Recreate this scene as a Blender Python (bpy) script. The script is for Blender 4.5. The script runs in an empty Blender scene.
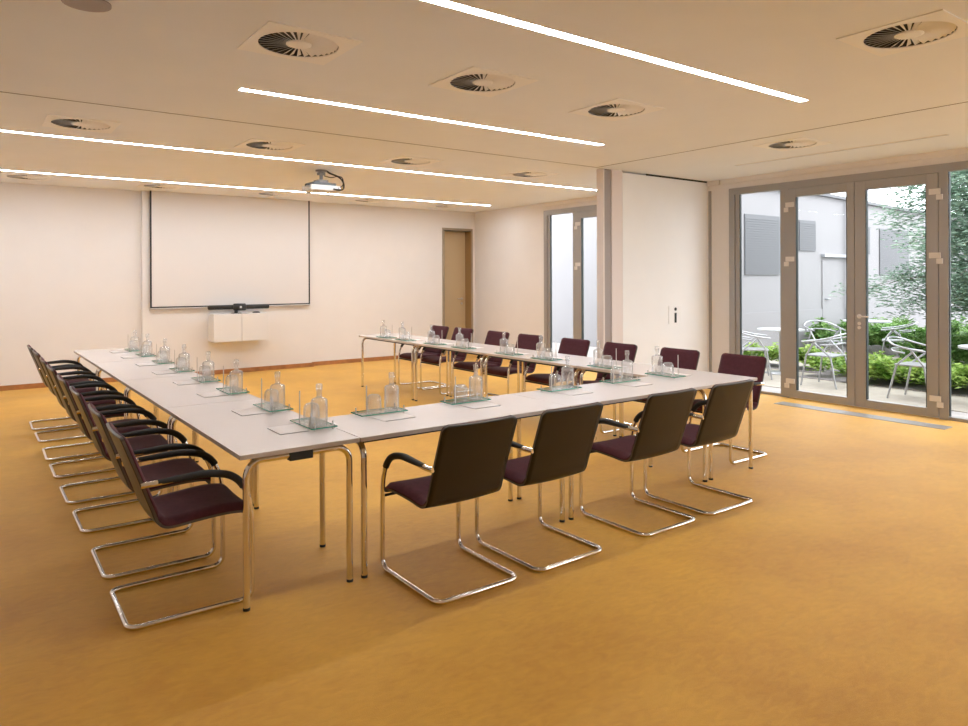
import bpy, math, random
from mathutils import Vector, Matrix
random.seed(7)
PI = math.pi
C = bpy.context.scene.collection

# ------------------------------------------------------------------ materials
def nt(name):
    m = bpy.data.materials.new(name); m.use_nodes = True
    t = m.node_tree; p = t.nodes['Principled BSDF']
    return m, t, p

def mat(name, col, rough=.5, metal=0, spec=.5, noise=None, bump=0, bscale=200, sheen=0, coat=0):
    """noise = (scale, amount): slight tonal variation of the material itself"""
    m, t, p = nt(name)
    p.inputs['Base Color'].default_value = (*col, 1)
    p.inputs['Roughness'].default_value = rough
    p.inputs['Metallic'].default_value = metal
    p.inputs['Specular IOR Level'].default_value = spec
    if sheen:
        p.inputs['Sheen Weight'].default_value = sheen
        p.inputs['Sheen Roughness'].default_value = .5
    if coat:
        p.inputs['Coat Weight'].default_value = coat
        p.inputs['Coat Roughness'].default_value = .1
    tc = t.nodes.new('ShaderNodeTexCoord')
    if noise:
        n = t.nodes.new('ShaderNodeTexNoise'); n.inputs['Scale'].default_value = noise[0]
        n.inputs['Detail'].default_value = 5
        t.links.new(tc.outputs['Object'], n.inputs['Vector'])
        r = t.nodes.new('ShaderNodeValToRGB')
        a = noise[1]
        r.color_ramp.elements[0].position = .3; r.color_ramp.elements[1].position = .7
        r.color_ramp.elements[0].color = (*[c*(1-a) for c in col], 1)
        r.color_ramp.elements[1].color = (*[min(1, c*(1+a)) for c in col], 1)
        t.links.new(n.outputs['Fac'], r.inputs['Fac'])
        t.links.new(r.outputs['Color'], p.inputs['Base Color'])
    if bump:
        b = t.nodes.new('ShaderNodeBump'); b.inputs['Strength'].default_value = bump
        b.inputs['Distance'].default_value = .002
        n2 = t.nodes.new('ShaderNodeTexNoise'); n2.inputs['Scale'].default_value = bscale
        t.links.new(tc.outputs['Object'], n2.inputs['Vector'])
        t.links.new(n2.outputs['Fac'], b.inputs['Height'])
        t.links.new(b.outputs['Normal'], p.inputs['Normal'])
    return m

def emis(name, col, s):
    m, t, p = nt(name)
    p.inputs['Base Color'].default_value = (.8, .8, .8, 1)
    p.inputs['Emission Color'].default_value = (*col, 1)
    p.inputs['Emission Strength'].default_value = s
    return m

def pane_mat(name, tint, refl=.05, rough=0.0, top=.75, painted_glint=0):
    m = bpy.data.materials.new(name); m.use_nodes = True; t = m.node_tree
    t.nodes.clear()
    o = t.nodes.new('ShaderNodeOutputMaterial')
    tr = t.nodes.new('ShaderNodeBsdfTransparent'); tr.inputs['Color'].default_value = (*tint, 1)
    gl = t.nodes.new('ShaderNodeBsdfGlossy'); gl.inputs['Roughness'].default_value = rough
    lw = t.nodes.new('ShaderNodeLayerWeight'); lw.inputs['Blend'].default_value = .25
    mr = t.nodes.new('ShaderNodeMapRange'); mr.inputs['To Min'].default_value = refl; mr.inputs['To Max'].default_value = top
    mx = t.nodes.new('ShaderNodeMixShader')
    t.links.new(lw.outputs['Fresnel'], mr.inputs['Value'])
    t.links.new(mr.outputs['Result'], mx.inputs['Fac'])
    t.links.new(tr.outputs[0], mx.inputs[1]); t.links.new(gl.outputs[0], mx.inputs[2])
    t.links.new(mx.outputs[0], o.inputs[0])
    if painted_glint:
        df = t.nodes.new('ShaderNodeBsdfDiffuse'); df.inputs['Color'].default_value = (.92, .9, .89, 1)  # diffuse white mixed into the glass, standing in for bright highlights
        m2 = t.nodes.new('ShaderNodeMixShader'); m2.inputs[0].default_value = painted_glint
        t.links.new(mx.outputs[0], m2.inputs[1]); t.links.new(df.outputs[0], m2.inputs[2]); t.links.new(m2.outputs[0], o.inputs[0])
    return m

def carpet():
    m, t, p = nt('amber carpet')
    tc = t.nodes.new('ShaderNodeTexCoord')
    def nz(sc, det, rough=.6):
        n = t.nodes.new('ShaderNodeTexNoise'); n.inputs['Scale'].default_value = sc
        n.inputs['Detail'].default_value = det; n.inputs['Roughness'].default_value = rough
        t.links.new(tc.outputs['Object'], n.inputs['Vector']); return n
    big = nz(1.1, 7, .62)
    mp = t.nodes.new('ShaderNodeMapping'); mp.inputs['Scale'].default_value = (13, 30, 13); mp.inputs['Rotation'].default_value = (0, 0, .9)
    t.links.new(tc.outputs['Object'], mp.inputs['Vector'])
    fine = nz(1, 7, .68); fine.inputs['Distortion'].default_value = .8
    t.links.new(mp.outputs['Vector'], fine.inputs['Vector'])
    r = t.nodes.new('ShaderNodeValToRGB')
    r.color_ramp.elements[0].position = .33; r.color_ramp.elements[1].position = .68
    r.color_ramp.elements[0].color = (.585, .262, .010, 1)
    r.color_ramp.elements[1].color = (.825, .445, .034, 1)
    mx = t.nodes.new('ShaderNodeMix'); mx.data_type = 'FLOAT'; mx.inputs[0].default_value = .40
    t.links.new(big.outputs['Fac'], mx.inputs[2]); t.links.new(fine.outputs['Fac'], mx.inputs[3])
    t.links.new(mx.outputs[0], r.inputs['Fac'])
    t.links.new(r.outputs['Color'], p.inputs['Base Color'])
    p.inputs['Roughness'].default_value = .58
    p.inputs['Specular IOR Level'].default_value = .42
    p.inputs['Sheen Weight'].default_value = .22
    p.inputs['Sheen Roughness'].default_value = .4
    p.inputs['Sheen Tint'].default_value = (1, .93, .82, 1)
    b = t.nodes.new('ShaderNodeBump'); b.inputs['Strength'].default_value = .5; b.inputs['Distance'].default_value = .004
    f2 = nz(220, 3)
    t.links.new(f2.outputs['Fac'], b.inputs['Height']); t.links.new(b.outputs['Normal'], p.inputs['Normal'])
    return m

M = {}
M['carpet'] = carpet()
M['wall'] = mat('warm white plaster', (.83, .79, .77), .85, noise=(3, .012), bump=.12, bscale=300)
M['ceiling'] = mat('ceiling paint', (.86, .885, .93), .9, noise=(2, .012))
M['part'] = mat('partition laminate', (.90, .89, .885), .6, noise=(3, .01))
M['post'] = mat('partition post', (.78, .69, .65), .5)
M['greystrip'] = mat('grey seal', (.36, .31, .29), .5)
M['crack'] = mat('ceiling joint', (.12, .09, .075), .8)
M['base'] = mat('oak skirting', (.42, .17, .05), .5, noise=(12, .2))
M['screen'] = mat('screen cloth', (.77, .73, .715), .8)
M['black'] = mat('black plastic', (.012, .012, .013), .45)
M['dark'] = mat('dark cavity', (.03, .028, .024), .8)
M['whitep'] = mat('white plastic', (.60, .57, .55), .45)
M['cab'] = mat('white cabinet laminate', (.80, .77, .75), .4)
M['vent'] = mat('vent enamel', (.92, .91, .90), .45)
M['alu'] = mat('anodised window frame', (.37, .35, .335), .42, metal=.35)
M['gasket'] = mat('rubber gasket', (.02, .03, .028), .6)
M['hinge'] = mat('pale hinge cover', (.72, .68, .64), .35)
M['chrome'] = mat('polished chrome', (.80, .77, .72), .10, metal=1)
M['steel'] = mat('brushed steel', (.6, .58, .55), .3, metal=1)
M['shell'] = mat('dark brown shell', (.013, .010, .0095), .33, spec=.45, noise=(6, .1))
M['shelledge'] = mat('shell edge with painted highlight', (.09, .07, .055), .4)  # edge colour lightened to stand in for the highlight along the rim
M['pad'] = mat('black arm pad', (.011, .011, .012), .6)
M['maroon'] = mat('maroon upholstery', (.078, .018, .026), .85, spec=.3, noise=(40, .15), bump=.3, bscale=500, sheen=.04)
M['top'] = mat('white table laminate', (.74, .665, .64), .27, noise=(4, .01))
M['topedge'] = mat('table edge band', (.58, .50, .44), .5)
M['paper'] = mat('note paper', (.75, .685, .66), .4)
M['paperedge'] = mat('note pad board', (.30, .27, .26), .6)
M['pane'] = pane_mat('window glass', (.97, .985, .98), .0, top=.08)
M['trayglass'] = pane_mat('tray glass', (.95, .985, .97), .06, .0, .6)
M['trayedge'] = mat('green glass edge', (.03, .30, .20), .15, coat=.5)
M['light'] = emis('lit diffuser', (.88, .94, 1.0), 36)
M['unlit'] = mat('unlit diffuser', (.74, .69, .66), .5)
M['doorleaf'] = mat('ochre door leaf', (.60, .46, .28), .5)
M['doorframe'] = mat('olive door frame', (.34, .27, .19), .5)
M['jamb'] = mat('brown door jamb', (.36, .22, .09), .5)
M['grille'] = mat('floor grille', (.50, .48, .47), .4, metal=.5)
M['render'] = mat('pale render', (.265, .254, .258), .9, noise=(2, .02))
M['greywin'] = mat('grey louvre panel', (.095, .095, .10), .5)
M['pave'] = mat('terrace paving', (.36, .325, .305), .9, noise=(5, .08))
M['pave2'] = mat('sand paving', (.36, .315, .26), .9, noise=(6, .08))
M['soil'] = mat('dark gravel', (.26, .225, .225), .95, noise=(60, .6), bump=.8, bscale=60)
M['bark'] = mat('bark', (.16, .13, .11), .9, noise=(20, .3))
M['outalu'] = mat('pale aluminium', (.40, .40, .41), .3, metal=.6)
M['outtop'] = mat('white table metal', (.42, .42, .43), .4)
M['pipe'] = mat('zinc pipe', (.35, .36, .38), .4, metal=.5)

def leafmat(name, c0, c1):
    m, t, p = nt(name)
    tc = t.nodes.new('ShaderNodeTexCoord')
    n = t.nodes.new('ShaderNodeTexNoise'); n.inputs['Scale'].default_value = 7; n.inputs['Detail'].default_value = 6
    t.links.new(tc.outputs['Object'], n.inputs['Vector'])
    r = t.nodes.new('ShaderNodeValToRGB')
    r.color_ramp.elements[0].position = .38; r.color_ramp.elements[1].position = .62
    r.color_ramp.elements[0].color = (*c0, 1); r.color_ramp.elements[1].color = (*c1, 1)
    t.links.new(n.outputs['Fac'], r.inputs['Fac']); t.links.new(r.outputs['Color'], p.inputs['Base Color'])
    p.inputs['Roughness'].default_value = .6
    tl = t.nodes.new('ShaderNodeBsdfTranslucent'); t.links.new(r.outputs['Color'], tl.inputs['Color'])
    mx = t.nodes.new('ShaderNodeMixShader'); mx.inputs[0].default_value = .35
    o = t.nodes['Material Output']
    t.links.new(p.outputs[0], mx.inputs[1]); t.links.new(tl.outputs[0], mx.inputs[2]); t.links.new(mx.outputs[0], o.inputs[0])
    return m
M['leaf'] = leafmat('ground cover leaf', (.13, .26, .03), (.42, .54, .14))
M['leaf2'] = leafmat('dark shrub leaf', (.07, .17, .03), (.23, .37, .11))
M['leaf3'] = leafmat('tree leaf', (.13, .22, .15), (.36, .46, .36))

M['glass'] = pane_mat('clear bottle glass', (.985, .99, .99), .10, .02, .7, .18)
M['thin'] = pane_mat('thin tumbler glass', (.985, .99, .99), .10, .02, .6, .16)

# ------------------------------------------------------------------ geometry
def fillet(pts, r, n=6):
    """round the inner corners of a polyline; r a number or a list per inner corner"""
    pts = [Vector(p) for p in pts]; out = [pts[0]]
    for i in range(1, len(pts)-1):
        rr = r[i-1] if isinstance(r, (list, tuple)) else r
        a, b, c = pts[i-1], pts[i], pts[i+1]
        u = (a-b).normalized(); v = (c-b).normalized()
        ang = u.angle(v)
        if rr <= 0 or ang > PI-.01: out.append(b); continue
        d = rr/math.tan(ang/2)
        d = min(d, (a-b).length*.499 if i > 1 else (a-b).length*.98, (c-b).length*.499 if i < len(pts)-2 else (c-b).length*.98)
        p0 = b+u*d; p1 = b+v*d
        rr2 = d*math.tan(ang/2)
        ctr = b+(u+v).normalized()*(rr2/math.sin(ang/2))
        e0 = p0-ctr; e1 = p1-ctr; tot = e0.angle(e1)
        for k in range(n+1):
            s = k/n
            q = (e0*math.sin((1-s)*tot)+e1*math.sin(s*tot))/math.sin(tot)
            out.append(ctr+q)
    out.append(pts[-1]); return out

class MB:
    def __init__(s): s.v = []; s.f = []; s.mi = []; s.cur = 0; s.sm = []
    def add(s, vs, fs, smooth=False):
        b = len(s.v); s.v += [tuple(x) for x in vs]
        for f in fs: s.f.append([b+i for i in f]); s.mi.append(s.cur); s.sm.append(smooth)
    def box(s, x0, y0, z0, x1, y1, z1):
        v = [(x, y, z) for z in (z0, z1) for y in (y0, y1) for x in (x0, x1)]
        s.add(v, [(0, 2, 3, 1), (4, 5, 7, 6), (0, 1, 5, 4), (2, 6, 7, 3), (0, 4, 6, 2), (1, 3, 7, 5)])
    def rbox(s, x0, y0, z0, x1, y1, z1, r, n=5):
        """box with rounded vertical corners"""
        pts = []
        for cx, cy, a0 in ((x1-r, y1-r, 0), (x0+r, y1-r, 90), (x0+r, y0+r, 180), (x1-r, y0+r, 270)):
            for k in range(n+1):
                a = math.radians(a0+90*k/n); pts.append((cx+r*math.cos(a), cy+r*math.sin(a)))
        N = len(pts)
        v = [(x, y, z0) for x, y in pts]+[(x, y, z1) for x, y in pts]
        s.add(v, [list(range(N))[::-1], list(range(N, 2*N))]+[(i, (i+1) % N, (i+1) % N+N, i+N) for i in range(N)])
    def tube(s, pts, r, n=10, caps=True):
        pts = [Vector(p) for p in pts]
        q = [pts[0]]
        for p in pts[1:]:
            if (p-q[-1]).length > 1e-5: q.append(p)
        pts = q; N = len(pts); T = []
        for i in range(N):
            a = pts[max(0, i-1)]; b = pts[min(N-1, i+1)]; T.append((b-a).normalized())
        up = Vector((0, 0, 1)) if abs(T[0].z) < .9 else Vector((1, 0, 0))
        nrm = (up-T[0]*up.dot(T[0])).normalized(); vs = []
        for i in range(N):
            if i: nrm = (nrm-T[i]*nrm.dot(T[i])).normalized()
            bi = T[i].cross(nrm)
            rr = r[i] if isinstance(r, (list, tuple)) else r
            for k in range(n):
                a = 2*PI*k/n; vs.append(pts[i]+(nrm*math.cos(a)+bi*math.sin(a))*rr)
        fs = [(i*n+k, i*n+(k+1) % n, (i+1)*n+(k+1) % n, (i+1)*n+k) for i in range(N-1) for k in range(n)]
        s.add(vs, fs, True)
        if caps:
            s.add(vs[:n], [list(range(n))[::-1]]); s.add(vs[-n:], [list(range(n))])
    def lathe(s, prof, n=20, c=(0, 0, 0), smooth=True):
        vs = []; 
        for r, z in prof:
            for k in range(n):
                a = 2*PI*k/n; vs.append((c[0]+r*math.cos(a), c[1]+r*math.sin(a), c[2]+z))
        fs = [(i*n+k, i*n+(k+1) % n, (i+1)*n+(k+1) % n, (i+1)*n+k) for i in range(len(prof)-1) for k in range(n)]
        s.add(vs, fs, smooth)
    def cyl(s, p0, p1, r, n=14): s.tube([p0, p1], r, n)
    def obj(s, name, mats, parent=None, loc=None, bevel=0, hidden=False):
        me = bpy.data.meshes.new(name); me.from_pydata(s.v, [], s.f)
        for m in (mats if isinstance(mats, (list, tuple)) else [mats]): me.materials.append(m)
        for p, mi, sm in zip(me.polygons, s.mi, s.sm): p.material_index = mi; p.use_smooth = sm
        me.update()
        o = bpy.data.objects.new(name, me); C.objects.link(o)
        if parent: o.parent = parent
        if loc: o.location = loc
        if bevel:
            b = o.modifiers.new('Bevel', 'BEVEL'); b.width = bevel; b.segments = 2; b.limit_method = 'ANGLE'
        return o

def cells(ranges_a, ranges_b, holes):
    """grid decomposition of a rectangle with rectangular holes"""
    A = sorted({*ranges_a, *[h[0] for h in holes], *[h[2] for h in holes]})
    B = sorted({*ranges_b, *[h[1] for h in holes], *[h[3] for h in holes]})
    A = [a for a in A if ranges_a[0]-1e-6 <= a <= ranges_a[1]+1e-6]; B = [b for b in B if ranges_b[0]-1e-6 <= b <= ranges_b[1]+1e-6]
    for a0, a1 in zip(A, A[1:]):
        for b0, b1 in zip(B, B[1:]):
            ca, cb = (a0+a1)/2, (b0+b1)/2
            if not any(h[0] < ca < h[2] and h[1] < cb < h[3] for h in holes): yield a0, b0, a1, b1

def struct(name, mb, m, parent=None, **k):
    o = mb.obj(name, m, parent, **k)
    if not parent: o['kind'] = 'structure'
    return o
def tag(o, label, cat, group=None):
    o['label'] = label; o['category'] = cat
    if group: o['group'] = group
    return o
def thing(name, label, cat, loc=(0, 0, 0), rz=0, group=None):
    o = bpy.data.objects.new(name, None); C.objects.link(o); o.location = loc; o.rotation_euler = (0, 0, rz)
    o.empty_display_size = .1
    return tag(o, label, cat, group)
def dup(root, loc, rz, label):
    r = root.copy(); C.objects.link(r); r.location = loc; r.rotation_euler = (0, 0, rz); r['label'] = label
    for ch in list(root.children):
        c = ch.copy(); C.objects.link(c); c.parent = r
        for g in list(ch.children):
            d = g.copy(); C.objects.link(d); d.parent = c
    return r

# ------------------------------------------------------------------ room
X0, X1, Y0, Y1, H = -1.6, 8.62, -2.4, 12.0, 2.93
mb = MB(); mb.box(X0-.2, Y0-.2, -.12, X1+.10, Y1+.5, 0); struct('floor', mb, M['carpet'])

DS = .55
vents = [(1.59, 3.97), (2.94, 3.99), (4.31, 4.01), (4.32, 1.79), (6.90, 3.98), (.85, 7.13), (2.55, 7.16), (4.23, 7.17), (6.05, 7.16),
         (.70, 11.22), (2.36, 11.22), (4.05, 11.2), (5.75, 11.22), (7.42, 11.22)]
LW = .034
strips = [(1.62, 5.285, 2.95), (1.62, 5.33, 5.155), (-1.2, 8.05, 7.875), (-1.2, 8.05, 10.71)]
holes = [(x-.235, y-.235, x+.235, y+.235) for x, y in vents]+[(a, y-LW, b, y+LW) for a, b, y in strips]
holes.append((7.62, 2.83, 7.70, 5.16))
mb = MB()
for a, b, c, d in cells((X0-.2, X1+.1), (Y0-.2, Y1+.5), holes): mb.box(a, b, H, c, d, H+.14)
struct('ceiling', mb, M['ceiling'])
mb = MB(); mb.box(X0, 6.231, H-.002, 6.35, 6.241, H); struct('trim_1', mb, M['crack'])
mb = MB(); mb.box(6.345, Y0, H-.002, 6.355, 6.241, H); struct('trim_2', mb, M['crack'])

OZ = 2.79; OW = 3.60
# back wall with the door recess, and a shallow pier behind the screen
mb = MB()
DX0, DX1, DZ = 7.86, 8.52, 2.53
for a, b, c, d in cells((X0-.2, X1+.1), (0, H), [(DX0, 0, DX1, DZ)]): mb.box(a, Y1, b, c, Y1+.35, d)
struct('wall_back', mb, M['wall'])
mb = MB(); mb.box(2.24, Y1-.09, 0, 4.99, Y1, H); struct('trim_3', mb, M['wall'])
mb = MB(); mb.box(X0-.2, Y0-.2, 0, X0, Y1, H); struct('wall_left', mb, M['wall'])
mb = MB()
for a, b, c, d in cells((X0, X1), (0, H), [(5.27, 0, 8.2, OZ)]): mb.box(a, Y0-.2, b, c, Y0, d)  # the opening is added to bring in daylight from behind the camera
struct('wall_front', mb, M['wall'])
# right wall with three glazed openings
starts = [9.80, 5.90, 2.00]
mb = MB()
for a, b, c, d in cells((Y0-.2, Y1), (0, H), [(s-OW, 0, s, OZ) for s in starts]): mb.box(X1, a, b, X1+.10, c, d)
struct('wall_right', mb, M['wall'])
mb = MB()
for s in starts: mb.box(X1-.035, s-OW-.15, 2.865, X1, s+.12, H)
struct('trim_4', mb, M['wall'])

# skirting
mb = MB(); mb.box(X0, Y1-.016, 0, 2.27, Y1, .07); mb.box(5.01, Y1-.016, 0, DX0-.05, Y1, .07)
mb.box(2.255, Y1-.106, 0, 5.025, Y1-.09, .07); mb.box(2.255, Y1-.106, 0, 2.27, Y1, .07); mb.box(5.01, Y1-.106, 0, 5.025, Y1, .07)
struct('baseboard_back', mb, M['base'])
mb = MB(); mb.box(X1-.016, 9.82, 0, X1, Y1-.016, .07); struct('baseboard_right', mb, M['base'])
mb = MB(); mb.box(X0, Y0, 0, X0+.016, Y1-.016, .07); struct('baseboard_left', mb, M['base'])

# glazed doors and side panes
def glazing(s, n):
    xf, xb = X1-.02, X1+.05
    # fixed frame
    mb = MB(); f = .07
    mb.box(xf, s-.09, 0, xb, s, OZ); mb.box(xf, s-OW, 0, xb, s-OW+.09, OZ)
    mb.box(xf, s-OW+.09, OZ-.09, xb, s-.09, OZ)
    for a in (s-.155, s-.09): pass
    mb.box(xf+.015, s-.16, .03, xb-.01, s-.09, OZ-.09)
    mb.box(xf, s-.88, 0, xb, s-.77, OZ-.09)
    mb.box(xf, s-2.722, 0, xb, s-2.63, OZ-.09)
    mb.box(xf+.01, s-.77, 0, xb, s-.16, .035); mb.box(xf+.01, s-OW+.09, 0, xb, s-2.722, .035)
    w = struct('window_%d' % n, mb, M['alu'])
    mb = MB(); mb.box(xf+.03, s-.77, .035, xf+.042, s-.16, OZ-.09); mb.obj('pane', M['pane'], w)
    mb = MB(); mb.box(xf+.03, s-OW+.09, .035, xf+.042, s-2.722, OZ-.09); mb.obj('pane', M['pane'], w)
    mb = MB()
    for y in (s-.165, s-.765, s-2.727, s-OW+.095): mb.box(xf+.012, y-.004, .04, xf+.046, y+.004, OZ-.095)
    mb.obj('gasket', M['gasket'], w)
    # the two door leaves
    for j, (a, b, ga, gb) in enumerate(((s-1.725, s-.884, s-1.635, s-.985), (s-2.626, s-1.729, s-2.51, s-1.855))):
        mb = MB(); z0, z1 = .012, OZ-.095
        x_a, x_b = xf-.012, xb-.012
        mb.box(x_a, a, z0, x_b, ga, z1); mb.box(x_a, gb, z0, x_b, b, z1)
        mb.box(x_a, ga, z0, x_b, gb, .105); mb.box(x_a, ga, 2.588, x_b, gb, z1)
        d = struct('door_%d' % (2*n+j), mb, M['alu'], bevel=.003)
        mb = MB(); mb.box(xf+.02, ga, .105, xf+.032, gb, 2.588); mb.obj('pane', M['pane'], d)
        mb = MB()
        for y in (ga+.006, gb-.006): mb.box(x_a+.004, y-.003, .11, x_a+.05, y+.003, 2.583)
        mb.obj('gasket', M['gasket'], d)
        hy = b if j == 0 else a
        sg = 1 if j == 0 else -1
        for z in (2.46, 1.76, .19):
            mb = MB()
            mb.box(x_a-.016, min(hy-sg*.085, hy+sg*.03), z, x_a, max(hy-sg*.085, hy+sg*.03), z+.062)
            mb.box(x_a-.016, min(hy-sg*.012, hy+sg*.052), z-.062, x_a, max(hy-sg*.012, hy+sg*.052), z-.003)
            mb.obj('hinge', M['hinge'], d, bevel=.003)
        if j == 1:
            mb = MB(); y = b-.055
            mb.lathe([(.0, 0), (.026, 0), (.026, .012), (0, .012)], 16, smooth=False)
            vs = [(x_a-vz, y+vx, 1.09+vy) for vx, vy, vz in mb.v]; mb.v = vs
            mb.tube(fillet([(x_a, y, 1.09), (x_a-.05, y, 1.09), (x_a-.05, y-.13, 1.09)], .012), .009, 8)
            for zz in (1.005, .955): mb.cyl((x_a, y, zz), (x_a-.012, y, zz), .02)
            mb.obj('handle', M['hinge'], d)
for n, s in enumerate(starts): glazing(s, n+1)

# unseen glazing behind the camera, added to let in more daylight
mb = MB(); ya, yb = Y0-.12, Y0-.05
mb.box(5.27, ya, 0, 8.2, yb, .09); mb.box(5.27, ya, OZ-.09, 8.2, yb, OZ)
for x in (5.27, 6.69, 8.11): mb.box(x, ya, .09, x+.09, yb, OZ-.09)
w = struct('window_4', mb, M['alu'])
for x in (5.36, 6.78): 
    mb = MB(); mb.box(x, ya+.03, .09, x+1.33, ya+.042, OZ-.09); mb.obj('pane', M['pane'], w)

# floor grille of the trench heater
t = thing('floor_grille', 'long grey trench heater grille set in the carpet before the glazed doors', 'floor grille', (8.14, 3.95, 0))
mb = MB()
mb.box(-.09, -.93, 0, .09, .93, .002); mb.obj('tray', M['dark'], t)
mb = MB()
mb.box(-.10, -.94, 0, -.09, .94, .006); mb.box(.09, -.94, 0, .10, .94, .006); mb.box(-.09, -.94, 0, .09, -.93, .006); mb.box(-.09, .93, 0, .09, .94, .006)
for i in range(99):
    y = -.92+i*.0187; mb.box(-.09, y, .001, .09, y+.011, .005)
mb.obj('bars', M['grille'], t)

# parked folding partition at the window side
PY = 6.25
mb = MB(); mb.box(6.83, PY, 0, 8.586, PY+.20, H-.02)
struct('wall_partition', mb, M['part'])
mb = MB(); mb.box(6.475, PY, 0, 6.50, PY+.112, H); mb.box(6.63, PY, 0, 6.828, PY+.112, H); struct('trim_5', mb, M['post'])
mb = MB(); mb.box(6.50, PY+.012, 0, 6.63, PY+.11, H); struct('trim_6', mb, M['greystrip'])
mb = MB(); mb.box(8.585, PY-.015, 0, 8.62, PY+.2, H-.01); struct('trim_7', mb, M['wall'])
mb = MB(); mb.box(7.28, PY-.012, H-.004, 8.60, PY+.012, H-.0005); mb.box(7.28, PY-.003, H-.022, 8.58, PY, H-.004); struct('trim_8', mb, M['dark'])
t = thing('control_plate', 'small white wall plate with a dark key switch and slot on the folding partition', 'switch', (7.86, PY, 1.04))
mb = MB(); mb.box(-.13, -.008, -.115, .14, 0, .13); mb.obj('plate', M['part'], t, bevel=.002)
mb = MB(); mb.box(-.012, -.014, -.10, .028, -.008, .035); mb.obj('slot', M['black'], t, bevel=.002)
mb = MB(); mb.cyl((.008, -.014, .085), (.008, -.008, .085), .023, 12); mb.obj('key_switch', M['black'], t)

# small room door in the back wall
mb = MB(); mb.box(DX0, Y1+.20, 0, DX1, Y1+.24, DZ)
d = struct('door_1', mb, M['doorleaf'])
mb = MB()
mb.box(DX0-.05, Y1-.012, 0, DX0, Y1+.2, DZ+.05); mb.box(DX0, Y1-.012, DZ, DX1, Y1+.2, DZ+.05)
mb.box(DX1, Y1-.012, 0, DX1+.04, Y1+.001, DZ+.05)
mb.obj('door_frame', M['doorframe'], d)
mb = MB(); mb.box(DX1-.004, Y1, 0, DX1+.001, Y1+.2, DZ); mb.obj('jamb', M['jamb'], d)
mb = MB(); y = Y1+.2
mb.cyl((8.42, y, 1.13), (8.42, y-.012, 1.13), .027); mb.cyl((8.42, y, 1.03), (8.42, y-.012, 1.03), .024)
mb.tube(fillet([(8.42, y, 1.13), (8.42, y-.055, 1.13), (8.29, y-.055, 1.13)], .012), .010, 8)
mb.obj('handle', M['steel'], d)

# ------------------------------------------------------------------ ceiling diffusers and light strips
def diffuser():
    t = thing('ceiling_vent', '', 'ceiling vent', group='swirl air vents in the ceiling')
    R = .228; hs = DS/2; n = 40
    mb = MB(); vs = []; fs = []
    for z in (0, -.006):
        for k in range(n):
            a = 2*PI*k/n; c, s_ = math.cos(a), math.sin(a)
            vs.append((R*c, R*s_, z))
        for k in range(n):
            a = 2*PI*k/n; c, s_ = math.cos(a), math.sin(a); q = hs/max(abs(c), abs(s_)); vs.append((q*c, q*s_, z))
    for k in range(n):
        k2 = (k+1) % n
        fs.append((2*n+k, 2*n+k2, 3*n+k2, 3*n+k)); fs.append((n+k, n+k2, 3*n+k2, 3*n+k)[::-1]); fs.append((k, k2, 2*n+k2, 2*n+k))
    mb.add(vs, fs); mb.obj('plate', M['vent'], t)
    mb = MB(); mb.lathe([(R, 0), (R, .09), (0.0001, .09)], n, smooth=False); mb.obj('duct', mat('vent duct', (.09, .085, .08), .8), t)
    mb = MB(); nb = 32
    for k in range(nb):
        a = 2*PI*k/nb; c, s_ = math.cos(a), math.sin(a)
        def P(r, w, z): return (r*c-w*s_, r*s_+w*c, z)
        r0, r1 = .075, R-.004
        w0, w1 = .0050, .0150
        zt = .0095
        vv = [P(r0, w0, -.003), P(r1, w1, -.003), P(r1, -w1*.75, zt), P(r0, -w0*.75, zt*.4),
              P(r0, w0, -.0015), P(r1, w1, -.0015), P(r1, -w1*.75, zt+.0015), P(r0, -w0*.75, zt*.4+.0015)]
        mb.add(vv, [(0, 3, 2, 1), (4, 5, 6, 7), (0, 1, 5, 4), (1, 2, 6, 5), (2, 3, 7, 6), (3, 0, 4, 7)])
    mb.obj('vanes', M['vent'], t)
    mb = MB(); mb.lathe([(.0001, -.008), (.06, -.008), (.074, -.002), (.074, .004)], 24, smooth=False); mb.obj('hub', M['vent'], t)
    return t
vl = ['square swirl air vent in front of the second light strip, leftmost of the nearest row',
      'square swirl air vent in the nearest row, second from its left end',
      'square swirl air vent nearest the corner of the two ceiling joints, above the table end',
      'large square swirl air vent at the top right corner of the picture',
      'square swirl air vent before the glazed doors, next to the unlit lamp strip',
      'square swirl air vent beyond the long ceiling joint, leftmost of the middle row',
      'square swirl air vent beyond the long ceiling joint, second from left in the middle row',
      'square swirl air vent of the middle row just up and right of the projector',
      'square swirl air vent of the middle row, nearest the folding partition',
      'swirl air vent beyond the farthest light strip, leftmost by the back wall',
      'swirl air vent just above the left edge of the projection screen',
      'swirl air vent above the right part of the projection screen',
      'swirl air vent by the back wall, second from its right end, right of the screen',
      'swirl air vent before the ochre door, rightmost of the far row']
v0 = diffuser()
for i, (x, y) in enumerate(vents):
    if i == 0: v0.location = (x, y, H); v0['label'] = vl[0]
    else: dup(v0, (x, y, H), 0, vl[i])

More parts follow.
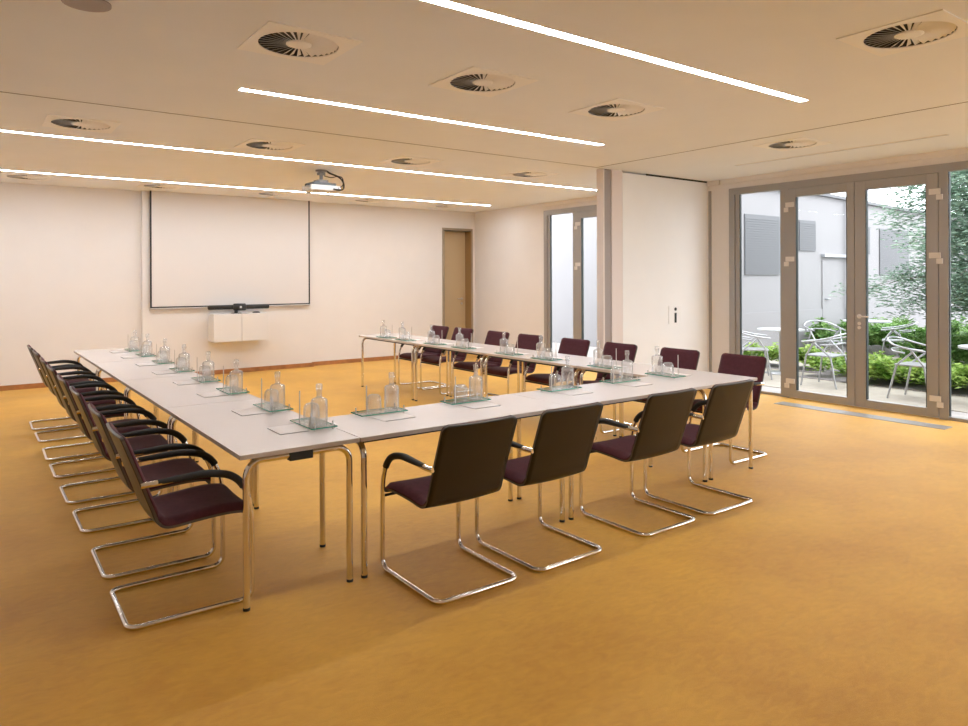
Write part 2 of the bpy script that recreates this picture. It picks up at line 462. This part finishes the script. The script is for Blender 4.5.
sl = ['bright ceiling light strip closest to the camera, ending near the top right vent',
      'short bright ceiling light strip just before the long ceiling joint',
      'long bright ceiling light strip just beyond the ceiling joint, above the projector',
      'farthest bright ceiling light strip, by the screen wall']
for i, (a, b, y) in enumerate(strips):
    t = thing('ceiling_light', sl[i], 'ceiling light', ((a+b)/2, y, H), 0, 'recessed ceiling light strips')
    L = (b-a)/2
    mb = MB(); mb.box(-L, -LW, .001, L, LW, .012); mb.obj('diffuser', M['light'], t)
    mb = MB(); mb.box(-L, -LW, .012, L, LW, .10); mb.obj('housing', M['vent'], t)
t = thing('ceiling_light', 'unlit narrow ceiling lamp strip running parallel to the glazed doors', 'ceiling light', (7.66, 3.995, H), 0, 'unlit ceiling strip')
del t['group']
mb = MB(); mb.box(-.04, -1.165, .006, .04, 1.165, .012); mb.obj('diffuser', M['unlit'], t)
mb = MB(); mb.box(-.04, -1.165, .012, .04, 1.165, .10); mb.obj('housing', M['vent'], t)
# round ceiling speaker at top left
t = thing('ceiling_speaker', 'round grey ceiling loudspeaker cut by the top edge of the picture', 'loudspeaker', (.50, 3.98, H))
mb = MB(); mb.lathe([(.11, 0), (.11, -.008), (.095, -.012)], 28, smooth=False); mb.obj('rim', M['greystrip'], t)
mb = MB(); mb.lathe([(.0001, -.013), (.095, -.012)], 28); mb.obj('grille', M['greystrip'], t)

# ------------------------------------------------------------------ screen wall things
SY = Y1-.09
t = thing('projection_screen', 'large white projection screen with thin black border on the back wall', 'screen', (3.64, SY-.045, 1.11))
mb = MB(); mb.box(-1.275, -.002, .02, 1.275, .002, H-1.11); mb.obj('cloth', M['screen'], t)
mb = MB(); mb.box(-1.30, -.003, .0, -1.275, .003, H-1.11); mb.box(1.275, -.003, 0, 1.30, .003, H-1.11); mb.box(-1.275, -.003, 0, 1.275, .003, .02)
mb.obj('border', M['black'], t)
mb = MB(); mb.tube([(-1.30, 0, -.012), (1.30, 0, -.012)], .012, 10); mb.obj('bottom_bar', M['whitep'], t)

t = thing('wall_cabinet', 'white two door cabinet hung on the wall below the projection screen', 'cabinet', (3.655, SY-.17, .55))
mb = MB(); mb.box(-.44, -.15, 0, .44, .17, .445); mb.obj('body', M['cab'], t, bevel=.002)
for s in (-1, 1):
    mb = MB(); mb.box(min(s*.003, s*.44), -.168, .0, max(s*.003, s*.44), -.151, .442); mb.obj('door', M['cab'], t, bevel=.0015)

t = thing('conference_bar', 'black video conference soundbar with central camera on the wall cabinet', 'video bar', (3.655, SY-.20, .995))
mb = MB()
mb.tube([(-.50, 0, .105), (-.492, 0, .105), (-.48, 0, .105), (.48, 0, .105), (.492, 0, .105), (.50, 0, .105)], [.012, .03, .037, .037, .03, .012], 16); mb.obj('speaker_bar', M['black'], t)
mb = MB(); mb.tube([(-.105, -.02, .105), (-.09, -.02, .105), (.09, -.02, .105), (.105, -.02, .105)], [.03, .058, .058, .03], 20)
mb.cyl((0, -.06, .105), (0, -.088, .105), .03, 18); h = mb.obj('camera_hub', M['black'], t)
mb = MB(); mb.cyl((0, -.085, .105), (0, -.0905, .105), .018, 16); mb.obj('lens', M['steel'], h)
mb = MB(); mb.tube([(-.05, 0, .008), (-.05, 0, .09)], [.03, .022], 12); mb.rbox(-.12, -.06, 0, .03, .06, .008, .03); mb.obj('stand', M['black'], t)
mb = MB(); mb.lathe([(.0001, 0), (.03, 0), (.034, .012), (.02, .022), (.0001, .024)], 16); 
mb.v = [(x*2.0, y, z) for x, y, z in mb.v]
tag(mb.obj('remote_control', M['black'], None, (3.93, SY-.22, .9965)), 'small black remote lying on the wall cabinet right of the bar stand', 'remote')

# projector
t = thing('ceiling_projector', 'white projector hanging from the ceiling with looping dark cables', 'projector', (3.66, 8.42, 0))
mb = MB(); mb.rbox(-.20, -.16, 2.66, .20, .16, 2.725, .03); mb.obj('body', M['whitep'], t, bevel=.008)
mb = MB(); mb.rbox(-.17, -.14, 2.725, .15, .14, 2.76, .03); mb.box(-.12, -.10, 2.76, -.06, -.04, 2.785); mb.obj('top_housing', mat('grey projector top', (.10, .105, .11), .5), t, bevel=.004)
mb = MB(); mb.cyl((0, 0, 2.80), (0, 0, 2.92), .022); mb.lathe([(.0001, 2.915), (.07, 2.915), (.07, 2.93)], 20); mb.rbox(-.07, -.07, 2.755, .07, .07, 2.80, .01)
mb.rbox(-.04, -.045, 2.87, .04, .045, 2.90, .01); mb.obj('mount', mat('grey mount', (.22, .2, .19), .5), t)
mb = MB(); mb.cyl((-.09, .16, 2.69), (-.09, .20, 2.69), .04, 20); mb.obj('lens', M['black'], t)
mb = MB(); mb.box(-.24, -.12, 2.715, -.16, -.10, 2.735); mb.box(-.26, -.13, 2.70, -.20, -.09, 2.70); mb.obj('latch', M['black'], t)
def smooth(pts, n=6):
    P = [Vector(p) for p in pts]; P = [2*P[0]-P[1]]+P+[2*P[-1]-P[-2]]; out = []
    for i in range(1, len(P)-2):
        for k in range(n):
            u = k/n; a, b, c, d = P[i-1], P[i], P[i+1], P[i+2]
            out.append(.5*((2*b)+(c-a)*u+(2*a-5*b+4*c-d)*u*u+(3*b-a-3*c+d)*u**3))
    out.append(P[-2]); return out
for pts, r in (([(.07, 0, 2.93), (.12, 0, 2.90), (.22, -.02, 2.865), (.27, -.06, 2.80), (.26, -.10, 2.71), (.18, -.165, 2.675), (.09, -.17, 2.68)], .011),
               ([(.03, -.02, 2.86), (.12, -.03, 2.845), (.22, -.04, 2.865), (.27, -.05, 2.84), (.25, -.10, 2.75), (.16, -.16, 2.69)], .006)):
    mb = MB(); mb.tube(smooth(pts), r, 8); mb.obj('cable', M['black'], t)

# ------------------------------------------------------------------ conference tables
TH, TW = .74, .61
def table(name_label, cx, cy, L, rz, clamp=True):
    """local x = length, local y = width"""
    t = thing('conference_table', name_label, 'table', (cx, cy, 0), rz, 'white conference tables in a U')
    hl, hw = L/2, TW/2
    mb = MB(); mb.box(-hl, -hw, TH-.004, hl, hw, TH); mb.obj('tabletop', M['top'], t)
    mb = MB(); mb.box(-hl+.0005, -hw+.0005, TH-.022, hl-.0005, hw-.0005, TH-.004); mb.obj('edge_band', M['topedge'], t)
    for s in (-1, 1):
        x = s*(hl-.037)
        mb = MB()
        mb.tube(fillet([(x, -hw+.04, .012), (x, -hw+.04, TH-.041), (x, hw-.04, TH-.041), (x, hw-.04, .012)], .075, 8), .0165, 12)
        f = mb.obj('leg_frame', M['chrome'], t)
        for q in (-1, 1):
            mb = MB(); mb.cyl((x, q*(hw-.04), 0), (x, q*(hw-.04), .014), .0172, 12); mb.obj('foot', M['black'], f)
        mb = MB(); mb.box(x-.022*1, -.06, TH-.068, x+.022, .06, TH-.023); mb.obj('clamp', M['black'], t, bevel=.004)
    for q in (-1, 1):
        mb = MB(); mb.box(-hl+.06, q*.20-.015, TH-.052, hl-.06, q*.20+.015, TH-.023); mb.obj('rail', M['black'], t)
    return t
OR = ['nearest the camera', 'second from the camera', 'third from the camera', 'farthest from the camera']
XL0, XR0 = 1.034, 4.60
lw = (9.375-3.305)/4
for i in range(4):
    table('long white table in the left row, '+OR[i], XL0+TW/2, 3.305+lw*(i+.5), lw-.006, PI/2)
rw = (9.28-3.31)/4
for i in range(4):
    table('long white table in the right row, '+OR[i], XR0+TW/2, 3.31+rw*(i+.5), rw-.006, PI/2)
fw = (XR0-XL0-TW)/2
table('white table joining the rows, left one, with the nearest two chairs before it', XL0+TW+fw*.5+.002, 3.305+TW/2, fw-.006, 0)
table('white table joining the rows, right one, next to the right row', XL0+TW+fw*1.5, 3.305+TW/2, fw-.006, 0)

# ------------------------------------------------------------------ cantilever chairs
PROF = smooth([(0, y, z) for y, z in [(-.315, .853), (-.292, .79), (-.266, .72), (-.240, .65), (-.212, .57), (-.186, .50), (-.168, .452), (-.140, .424),
               (-.095, .415), (0, .423), (.10, .431), (.17, .432), (.228, .424), (.258, .404)]], 9)
def sheet(prof, hw, off0, off1, bowl=.009, r0=.035, r1=.03, inset=0, puff=0, nx=14, i0=0, i1=None):
    P = prof[i0:i1]; n = len(P)
    Ls = [0]
    for a, b in zip(P, P[1:]): Ls.append(Ls[-1]+(b-a).length)
    tot = Ls[-1]; Nn = []
    for i in range(n):
        tg = (P[min(n-1, i+1)]-P[max(0, i-1)]).normalized()
        Nn.append(Vector((0, -tg.z, tg.y)) * (1 if (-tg.z) > 0 or tg.y > 0 else -1))
    G0 = []; G1 = []
    for i in range(n):
        s = Ls[i]; d = min(s, tot-s); w = hw-inset
        rr = r0 if s < tot/2 else r1
        if d < rr: w -= rr-math.sqrt(max(0, rr*rr-(rr-d)**2))
        z = P[i].z
        back = max(0, min(1, (z-.44)/.12)); w += .009*max(0, min(1, P[i].y/.15))
        row0 = []; row1 = []
        for k in range(nx+1):
            u = -1+2*k/nx
            bw = bowl*back*(u*u)+.008*(1-back)*u*u
            e = min(1, (1-abs(u))*6)*min(1, d/.03)
            th = off1+(puff*math.sqrt(max(0, e)))
            if puff: th = off0+.004+(off1-off0-.004+puff)*math.sqrt(max(0.0, e))
            base = P[i]+Vector((u*w, 0, 0))+Nn[i]*bw
            row0.append(base+Nn[i]*off0); row1.append(base+Nn[i]*th)
        G0.append(row0); G1.append(row1)
    vs = [v for r in G0 for v in r]+[v for r in G1 for v in r]
    W = nx+1; B = n*W; fs = []
    for i in range(n-1):
        for k in range(nx):
            a = i*W+k; fs.append((a, a+1, a+W+1, a+W)); fs.append((B+a, B+a+W, B+a+W+1, B+a+1))
    for i in range(n-1):
        a = i*W; fs.append((a, a+W, B+a+W, B+a)); a = i*W+nx; fs.append((a, B+a, B+a+W, a+W))
    for k in range(nx):
        fs.append((k, B+k, B+k+1, k+1)); a = (n-1)*W+k; fs.append((a, a+1, B+a+1, B+a))
    nf = 2*(n-1)*nx
    mb = MB(); mb.add(vs, fs, True)
    for i in range(nf, len(fs)): mb.mi[i] = 1; mb.sm[i] = False
    return mb
HWC = .231
def make_chair():
    t = thing('cantilever_chair', '', 'chair', group='cantilever conference chairs')
    hx = .247; r = .0125
    a = (.245, .64)
    half = lambda s: [(s*hx, -.19, .636), (s*hx, .05, .648), (s*hx, .185, .618), (s*hx, .249, .50), (s*hx, .258, .32), (s*hx, .258, r), (s*hx, -.30+r, r)]
    # one continuous bent tube from arm to arm
    path = half(-1)+half(1)[::-1]
    rad = [.35, .15, .25, .3, .05, .05, .05, .05, .3, .25, .15, .35]
    mb = MB(); mb.tube(fillet(path, rad, 7), r, 12); mb.obj('frame', M['chrome'], t)
    mb = MB(); mb.tube([(-hx, .256, .395), (hx, .256, .395)], .008, 8); mb.obj('crossbar', M['pad'], t)
    o = sheet(PROF, HWC, -.006, .006, nx=14).obj('seat_shell', [M['shell'], M['shelledge']], t)
    nb = next(i for i, p in enumerate(PROF) if p.z < .47)
    # upholstery, back part and seat part
    sheet(PROF, HWC, .007, .022, inset=.003, puff=.004, r0=.036, r1=.02, i0=0, i1=nb+1).obj('backrest_pad', [M['maroon'], M['maroon']], t)
    sheet(PROF, HWC, .007, .030, inset=.0, puff=.006, r0=.02, r1=.03, i0=nb-1).obj('seat_pad', [M['maroon'], M['maroon']], t)
    for s in (-1, 1):
        mb = MB()
        pp = fillet([(s*hx, -.165, .639), (s*hx, .05, .648), (s*hx, .185, .618), (s*hx, .249, .50)], [.35, .15], 7)
        pp = [p+Vector((0, 0, .002)) for p in pp if p.z > .555]
        rr = [.018]*len(pp); rr[0] = .013
        mb.tube(pp, rr, 12); mb.obj('armrest', M['pad'], t)
        mb = MB(); mb.tube([(s*(hx-.001), -.16, .639), (s*(hx-.003), -.20, .637), (s*(hx-.010), -.232, .635)], .0140, 10)
        mb.obj('arm_bracket', M['chrome'], t)
    return t
ch0 = make_chair(); used = [False]
def put_chair(x, y, rz, label):
    if not used[0]:
        ch0.location = (x, y, 0); ch0.rotation_euler = (0, 0, rz); ch0['label'] = label; used[0] = True; return ch0
    return dup(ch0, (x, y, 0), rz, label)
ordl = ['nearest the camera', 'second from the camera', 'third from the camera', 'fourth from the camera', 'fifth from the camera',
        'sixth from the camera', 'seventh from the camera', 'farthest from the camera']
LY = [3.69, 4.35, 5.18, 5.88, 6.67, 7.34, 8.18, 8.86]
FX = [2.06, 2.685, 3.53, 4.165]
RY = [3.75, 4.45, 5.22, 5.91, 6.71, 7.37, 8.17, 8.77]
jit = lambda a: random.uniform(-a, a)
for i, y in enumerate(LY): put_chair(.878+jit(.006), y, -PI/2+jit(.012), 'chrome cantilever chair with maroon seat and dark back, left row, '+ordl[i])
fl = ['leftmost', 'second from left', 'third from left', 'rightmost']
for i, x in enumerate(FX): put_chair(x, 3.122, jit(.015), 'chrome cantilever chair seen from behind before the front tables, '+fl[i])
for i, y in enumerate(RY): put_chair(5.375+jit(.006), y, PI/2+jit(.012), 'chrome cantilever chair facing left behind the right row of tables, '+ordl[i])

# ------------------------------------------------------------------ place settings
def make_tray():
    t = thing('glass_tray', '', 'tray', group='green edged glass trays')
    mb = MB(); mb.rbox(-.153, -.073, .012, .153, .073, .0175, .004, 2); mb.obj('plate', M['trayglass'], t)
    mb = MB()
    a, b = .1545, .0745
    for x0, y0, x1, y1 in ((-a, -b, a, -b+.0015), (-a, b-.0015, a, b), (-a, -b, -a+.0015, b), (a-.0015, -b, a, b)): mb.box(x0, y0, .0118, x1, y1, .0177)
    mb.obj('edge', M['trayedge'], t)
    for x, y, h in ((-.135, .045, .045), (.14, -.05, .045), (.135, .055, .045)):
        mb = MB(); mb.cyl((x, y, 0), (x, y, h), .0045, 8); mb.obj('pin', M['steel'], t)
    mb = MB(); mb.cyl((-.105, -.035, 0), (-.105, -.035, .185), .0035, 8); mb.obj('rod', M['whitep'], t)
    return t
def make_bottle():
    t = thing('water_bottle', '', 'bottle', group='clear water bottles')
    mb = MB()
    mb.lathe([(.0001, 0), (.042, 0), (.0455, .004), (.0455, .128), (.0435, .139), (.036, .146), (.019, .151), (.0135, .160), (.0135, .190), (.0175, .192), (.0175, .200), (.0001, .2005)], 24)
    mb.obj('body', M['glass'], t)
    mb = MB(); mb.lathe([(.0001, .201), (.0165, .201), (.0175, .205), (.0175, .222), (.015, .226), (.0001, .226)], 20); mb.obj('stopper', M['thin'], t)
    return t
def make_glass():
    mb = MB()
    mb.lathe([(.046, 0), (.0455, .068), (.042, .088), (.031, .101), (.0001, .104), ], 24)
    return tag(mb.obj('tumbler', M['thin']), '', 'glass', 'upturned clear tumblers')
def make_pad():
    t = thing('note_sheet', '', 'note pad', group='white note pads')
    mb = MB(); mb.box(-.09, -.08, .0, .105, .08, .0022); mb.obj('backing', M['paperedge'], t)
    mb = MB(); mb.box(-.104, -.079, .0022, .104, .079, .0042); mb.obj('sheets', M['paper'], t)
    return t
protos = [make_tray(), make_bottle(), make_glass(), make_pad()]
first = [True]
def setting(px, py, rz, where):
    R = Matrix.Rotation(rz, 3, 'Z')
    specs = [((0, 0, TH), 'clear glass tray with thin green edge on the '+where),
             ((.083, .0, TH+.018), 'clear round water bottle with stopper on the '+where),
             ((-.035, .005, TH+.018), 'upturned clear tumbler beside the bottle on the '+where),
             ((.01, -.150, TH), 'white note pad lying before the tray on the '+where)]
    for p, (o, lab) in zip(protos, specs):
        q = R @ Vector(o); loc = (px+q.x, py+q.y, q.z); a = rz+jit(.02)
        if first[0]: p.location = loc; p.rotation_euler = (0, 0, a); p['label'] = lab
        else: dup(p, loc, a, lab)
    first[0] = False
TL = [3.735, 4.37, 5.19, 5.90, 6.66, 7.40, 8.19, 8.87]
TF = [2.032, 2.667, 3.50, 4.14]
TR = [3.82, 4.50, 5.30, 5.90, 6.74, 7.36, 8.08, 8.60]
for i, y in enumerate(TL): setting(1.5715, y, -PI/2, 'left row, place '+ordl[i])
for i, x in enumerate(TF): setting(x, 3.822, 0, 'front tables, place '+fl[i])
for i, y in enumerate(TR): setting(4.6795, y, PI/2, 'right row, place '+ordl[i])

# ------------------------------------------------------------------ outside
mb = MB(); mb.box(X1+.10, -12, -.14, 40, 22, -.02); mb.box(-12, -14, -.14, X1+.10, Y0-.2, -.02); struct('ground_terrace', mb, M['pave'])
mb = MB(); mb.box(9.35, -8, -.02, 10.55, 6.0, -.012); mb.box(9.35, 6.0, -.02, 11.2, 8.4, -.012); mb.box(11.8, 5.3, -.02, 14.65, 8.4, -.012); struct('trim_9', mb, M['pave2'])
mb = MB(); mb.box(10.55, -8, -.02, 11.8, 6.0, .0); mb.box(11.2, 6.0, -.02, 11.8, 8.4, .0); mb.box(11.8, -8, -.02, 22, 5.3, .0); mb.box(14.65, 5.3, -.02, 22, 8.4, 0); struct('ground_bed', mb, M['soil'])

BY = 8.5
t = thing('building', 'pale rendered neighbouring building with grey louvres beyond the planted bed', 'building', (12, BY, 0))
def bx(p): return (p[0]-12, p[1]-BY, p[2])
mb = MB()
top = [(11.6, 3.42), (16, 3.42), (20, 3.29), (34, 3.25)]
vs = []
for x, z in top: vs += [bx((x, BY, -.05)), bx((x, BY, z)), bx((x, BY+6, z)), bx((x, BY+6, -.05))]
fs = []
for i in range(len(top)-1):
    a = 4*i
    for k in range(4): fs.append((a+k, a+(k+1) % 4, a+4+(k+1) % 4, a+4+k))
fs += [(0, 1, 2, 3), tuple(range(4*len(top)-4, 4*len(top)))[::-1]]
mb.add(vs, fs); mb.box(*bx((11.58, BY-.02, -.05)), *bx((34, BY, .82)))
w = mb.obj('wall', M['render'], t)
mb = MB()
for (xa, za), (xb, zb) in zip(top, top[1:]):
    mb.add([bx((x, y, z+dz)) for x, z in ((xa, za), (xb, zb)) for y in (BY-.08, BY+.1) for dz in (0, .07)],
           [(0, 2, 3, 1), (4, 5, 7, 6), (0, 1, 5, 4), (2, 6, 7, 3), (1, 3, 7, 5), (0, 4, 6, 2)])
mb.obj('roof_edge', M['greywin'], t)
BUILD_WINS = [(12.91, 1.61, 14.19, 2.86), (14.98, 2.15, 15.66, 2.83), (18.0, 2.12, 18.23, 2.80), (18.76, 1.60, 20.4, 2.78)]
for x0, z0, x1, z1 in BUILD_WINS:
    mb = MB(); mb.box(*bx((x0, BY-.02, z0)), *bx((x1, BY+.01, z1)))
    k = int((z1-z0)/.05)
    for i in range(k): mb.box(*bx((x0, BY-.03, z0+i*.05)), *bx((x1, BY-.02, z0+i*.05+.03)))
    mb.obj('louvre', M['greywin'], t)
mb = MB(); mb.box(*bx((15.95, BY-.03, 0)), *bx((16.67, BY, 1.95))); dd = mb.obj('door', M['render'], t, bevel=.01)
mb = MB(); mb.box(*bx((15.92, BY-.10, 2.02)), *bx((17.3, BY, 2.08))); mb.obj('lintel', M['pipe'], t)
mb = MB(); mb.tube([bx((16.06, BY-.07, 1.05)), bx((16.2, BY-.07, 1.05))], .015, 6); mb.cyl(bx((16.06, BY-.07, 1.05)), bx((16.06, BY-.02, 1.05)), .015, 6); mb.obj('handle', M['pipe'], dd)
mb = MB(); mb.cyl(bx((17.0, BY-.08, 0)), bx((17.0, BY-.08, 3.34)), .035, 10); mb.obj('downpipe', M['pipe'], t)

# outdoor aluminium armchairs
def out_chair():
    t = thing('garden_chair', '', 'garden chair', group='aluminium terrace armchairs')
    mb = MB()
    mb.rbox(-.22, -.21, .435, .22, .21, .450, .05); mb.obj('seat', M['outalu'], t)
    for s in (-1, 1):
        mb = MB(); mb.tube(fillet([(s*.25, .24, 0), (s*.225, .17, .44), (s*.27, .02, .66)], .1), .0125, 10); mb.obj('leg', M['outalu'], t)
        mb = MB(); mb.tube(fillet([(s*.24, -.27, 0), (s*.20, -.17, .44), (s*.25, .08, .655)], .1), .0125, 10); mb.obj('leg', M['outalu'], t)
    pts = [(-.27, .22, .635), (-.29, .02, .66), (-.28, -.16, .70), (-.17, -.29, .755), (0, -.33, .775), (.17, -.29, .755), (.28, -.16, .70), (.29, .02, .66), (.27, .22, .635)]
    mb = MB(); mb.tube(smooth(pts), .013, 10); mb.obj('arm_rail', M['outalu'], t)
    pts = [(-.25, -.05, .60), (-.22, -.19, .615), (-.12, -.27, .63), (0, -.295, .635), (.12, -.27, .63), (.22, -.19, .615), (.25, -.05, .60)]
    mb = MB(); mb.tube(smooth(pts), .010, 10); mb.obj('back_rail', M['outalu'], t)
    return t
oc = out_chair()
ocs = [(10.06, 5.30, 0, 'pale tube armchair on the terrace behind the left glazed door'),
       (9.86, 3.99, PI-.03, 'pale tube armchair on the terrace behind the right glazed door, beside the thick pedestal table'),
       (10.0, 6.42, -2.5, 'pale tube armchair seen through the fixed pane left of the doors'),
       (12.28, 6.50, 2.5, 'pale tube armchair beyond the bed, before the pale building door'),
       (13.3, 5.75, .4, 'pale tube armchair half hidden in green plants behind the right door')]
for i, (x, y, a, lab) in enumerate(ocs):
    if i == 0: oc.location = (x, y, -.012); oc.rotation_euler = (0, 0, a); oc['label'] = lab
    else: dup(oc, (x, y, -.012), a, lab)
def out_table(x, y, r, lab, pr=.03, z=-.012):
    t = thing('terrace_table', lab, 'garden table', (x, y, z), 0, 'round terrace tables')
    mb = MB(); mb.lathe([(.0001, .70), (r, .70), (r, .725), (.0001, .725)], 32, smooth=False); mb.obj('table_top', M['outtop'], t)
    mb = MB(); mb.cyl((0, 0, .02), (0, 0, .70), pr, 16); mb.obj('pedestal', M['outalu'], t)
    mb = MB(); mb.lathe([(.0001, 0), (.24, 0), (.24, .015), (.04, .03)], 24); mb.obj('base', M['outalu'], t)
out_table(10.76, 6.42, .36, 'round white terrace table seen left of the doors, over the green plants')
out_table(14.1, 6.62, .42, 'round white terrace table farther away, between the two door leaves')
out_table(9.95, 3.17, .38, 'round pale terrace table with thick grey pedestal at the right picture edge', .085, -.012)
mb = MB(); mb.lathe([(.0001, 0), (.045, 0), (.05, .035), (.042, .035), (.038, .008), (.0001, .008)], 20)
tag(mb.obj('ashtray', M['pipe'], None, (9.92, 3.40, .7132)), 'small grey ashtray on the terrace table at the right edge', 'ashtray')

# plants
rnd = random.Random(3)
def leaf(mb, c, size, up=.5, asp=.55):
    a = rnd.uniform(0, 2*PI); e = rnd.uniform(-.2, up)
    d = Vector((math.cos(a)*math.cos(e), math.sin(a)*math.cos(e), math.sin(e)))
    s = Vector((-math.sin(a), math.cos(a), rnd.uniform(-.3, .3))).normalized()
    n = d.cross(s); c = Vector(c)
    b = [c, c+d*size*.45+s*size*asp*.5+n*size*.08, c+d*size-n*size*.06, c+d*size*.45-s*size*asp*.5+n*size*.08]
    mb.add(b, [(0, 1, 2, 3)])
def cover(x0, y0, x1, y1, n, h, size, name, m, lab, cl):
    mb = MB()
    cs = [(rnd.uniform(x0, x1), rnd.uniform(y0, y1), rnd.uniform(.6, 1.1)) for _ in range(cl)]
    for _ in range(n):
        cx, cy, k = rnd.choice(cs); rr = rnd.uniform(0, .26)*k; a = rnd.uniform(0, 2*PI)
        x, y = cx+rr*math.cos(a), cy+rr*math.sin(a)
        if not (x0 < x < x1 and y0 < y < y1): continue
        z = h*k*(1-(rr/.32)**2)*rnd.uniform(.45, 1)
        leaf(mb, (x, y, max(.02, z)), size*rnd.uniform(.7, 1.3), .8)
    o = mb.obj(name, m); o['kind'] = 'stuff'; tag(o, lab, 'plants')
cover(10.5, 1.2, 11.75, 5.95, 19000, .36, .09, 'ground_cover', M['leaf'], 'bright green leafy ground cover in the bed nearest the glazed doors', 130)
cover(11.25, 6.05, 11.75, 8.35, 3500, .40, .09, 'ground_cover', M['leaf'], 'bright green leafy ground cover in the narrow bed behind the left terrace table', 30)
cover(11.9, 1.2, 14.6, 5.2, 17000, .80, .11, 'low_shrubs', M['leaf2'], 'darker green low shrubs around the trunk of the feathery tree', 130)
cover(14.75, 3.4, 18.5, 8.3, 13000, .60, .13, 'low_shrubs', M['leaf2'], 'darker green low shrubs far back along the pale building', 150)
# tree
TX, TY = 12.5, 4.02
t = thing('garden_tree', 'feathery green tree behind the right glazed door and side pane', 'tree', (TX, TY, 0))
mb = MB(); fol = MB(); br = MB()
for dx, dy in ((0, 0), (.18, .14), (-.1, -.12)):
    mb.tube(smooth([(dx*.3, dy*.3, -.02), (dx, dy, .8), (dx*2.2, dy*2.4, 1.8), (dx*2.5, dy*3, 3.2)]), [.07]*7+[.055]*6+[.03]*6, 8)
mb.obj('trunk', M['bark'], t)
for i in range(120):
    a = rnd.uniform(0, 2*PI); z0 = rnd.uniform(1.0, 3.3); L = rnd.uniform(.6, 1.75)*(1.15-.22*max(0, z0-1.6))
    p0 = Vector((0, 0, z0)); dr = Vector((math.cos(a), math.sin(a), 0)); rise = rnd.uniform(.0, .6)
    pts = [p0, p0+dr*L*.5+Vector((0, 0, L*.28*rise+.12)), p0+dr*L+Vector((0, 0, L*.25*rise-.10))]
    sp = smooth(pts, 6); br.tube(sp, [.010*(1-.8*k/len(sp)) for k in range(len(sp))], 5)
    for _ in range(350):
        u = rnd.random()**.6; q = sp[min(len(sp)-1, int(u*len(sp)))]
        q = q+Vector((rnd.gauss(0, .14), rnd.gauss(0, .14), rnd.gauss(-.02, .09)))
        leaf(fol, q, rnd.uniform(.06, .13), .3, .42)
br.obj('branches', M['bark'], t); fol.obj('foliage', M['leaf3'], t)

# ------------------------------------------------------------------ world, camera, view
w = bpy.data.worlds.new('World'); bpy.context.scene.world = w; w.use_nodes = True
bg = w.node_tree.nodes['Background']; bg.inputs['Color'].default_value = (.90, .93, 1.0, 1); bg.inputs['Strength'].default_value = 4.5
sun = bpy.data.lights.new('sun', 'SUN'); sun.energy = .6; sun.angle = math.radians(25); sun.color = (1, .95, .88)
so = bpy.data.objects.new('sun', sun); C.objects.link(so); so.rotation_euler = (math.radians(35), math.radians(-18), 0)

f, yaw, roll, cy = 707.242, 0.635923654, -0.00336289712, 278.006
cam = bpy.data.cameras.new('camera'); co = bpy.data.objects.new('camera', cam); C.objects.link(co)
cam.sensor_width = 36; cam.lens = f/968*36; cam.shift_y = -(363-cy)/968
cam.clip_start = .05; cam.clip_end = 200
fw_ = Vector((math.sin(yaw), math.cos(yaw), 0)); rt = Vector((math.cos(yaw), -math.sin(yaw), 0)); up = Vector((0, 0, 1))
r3 = rt*math.cos(roll)+up*math.sin(roll); u3 = up*math.cos(roll)-rt*math.sin(roll)
m = Matrix((( r3.x, u3.x, -fw_.x, 0), (r3.y, u3.y, -fw_.y, 0), (r3.z, u3.z, -fw_.z, 1.56), (0, 0, 0, 1)))
co.matrix_world = m
bpy.context.scene.camera = co
vs = bpy.context.scene.view_settings
vs.view_transform = 'Standard'; vs.look = 'None'; vs.gamma = 1; vs.use_curve_mapping = False; vs.exposure = .38
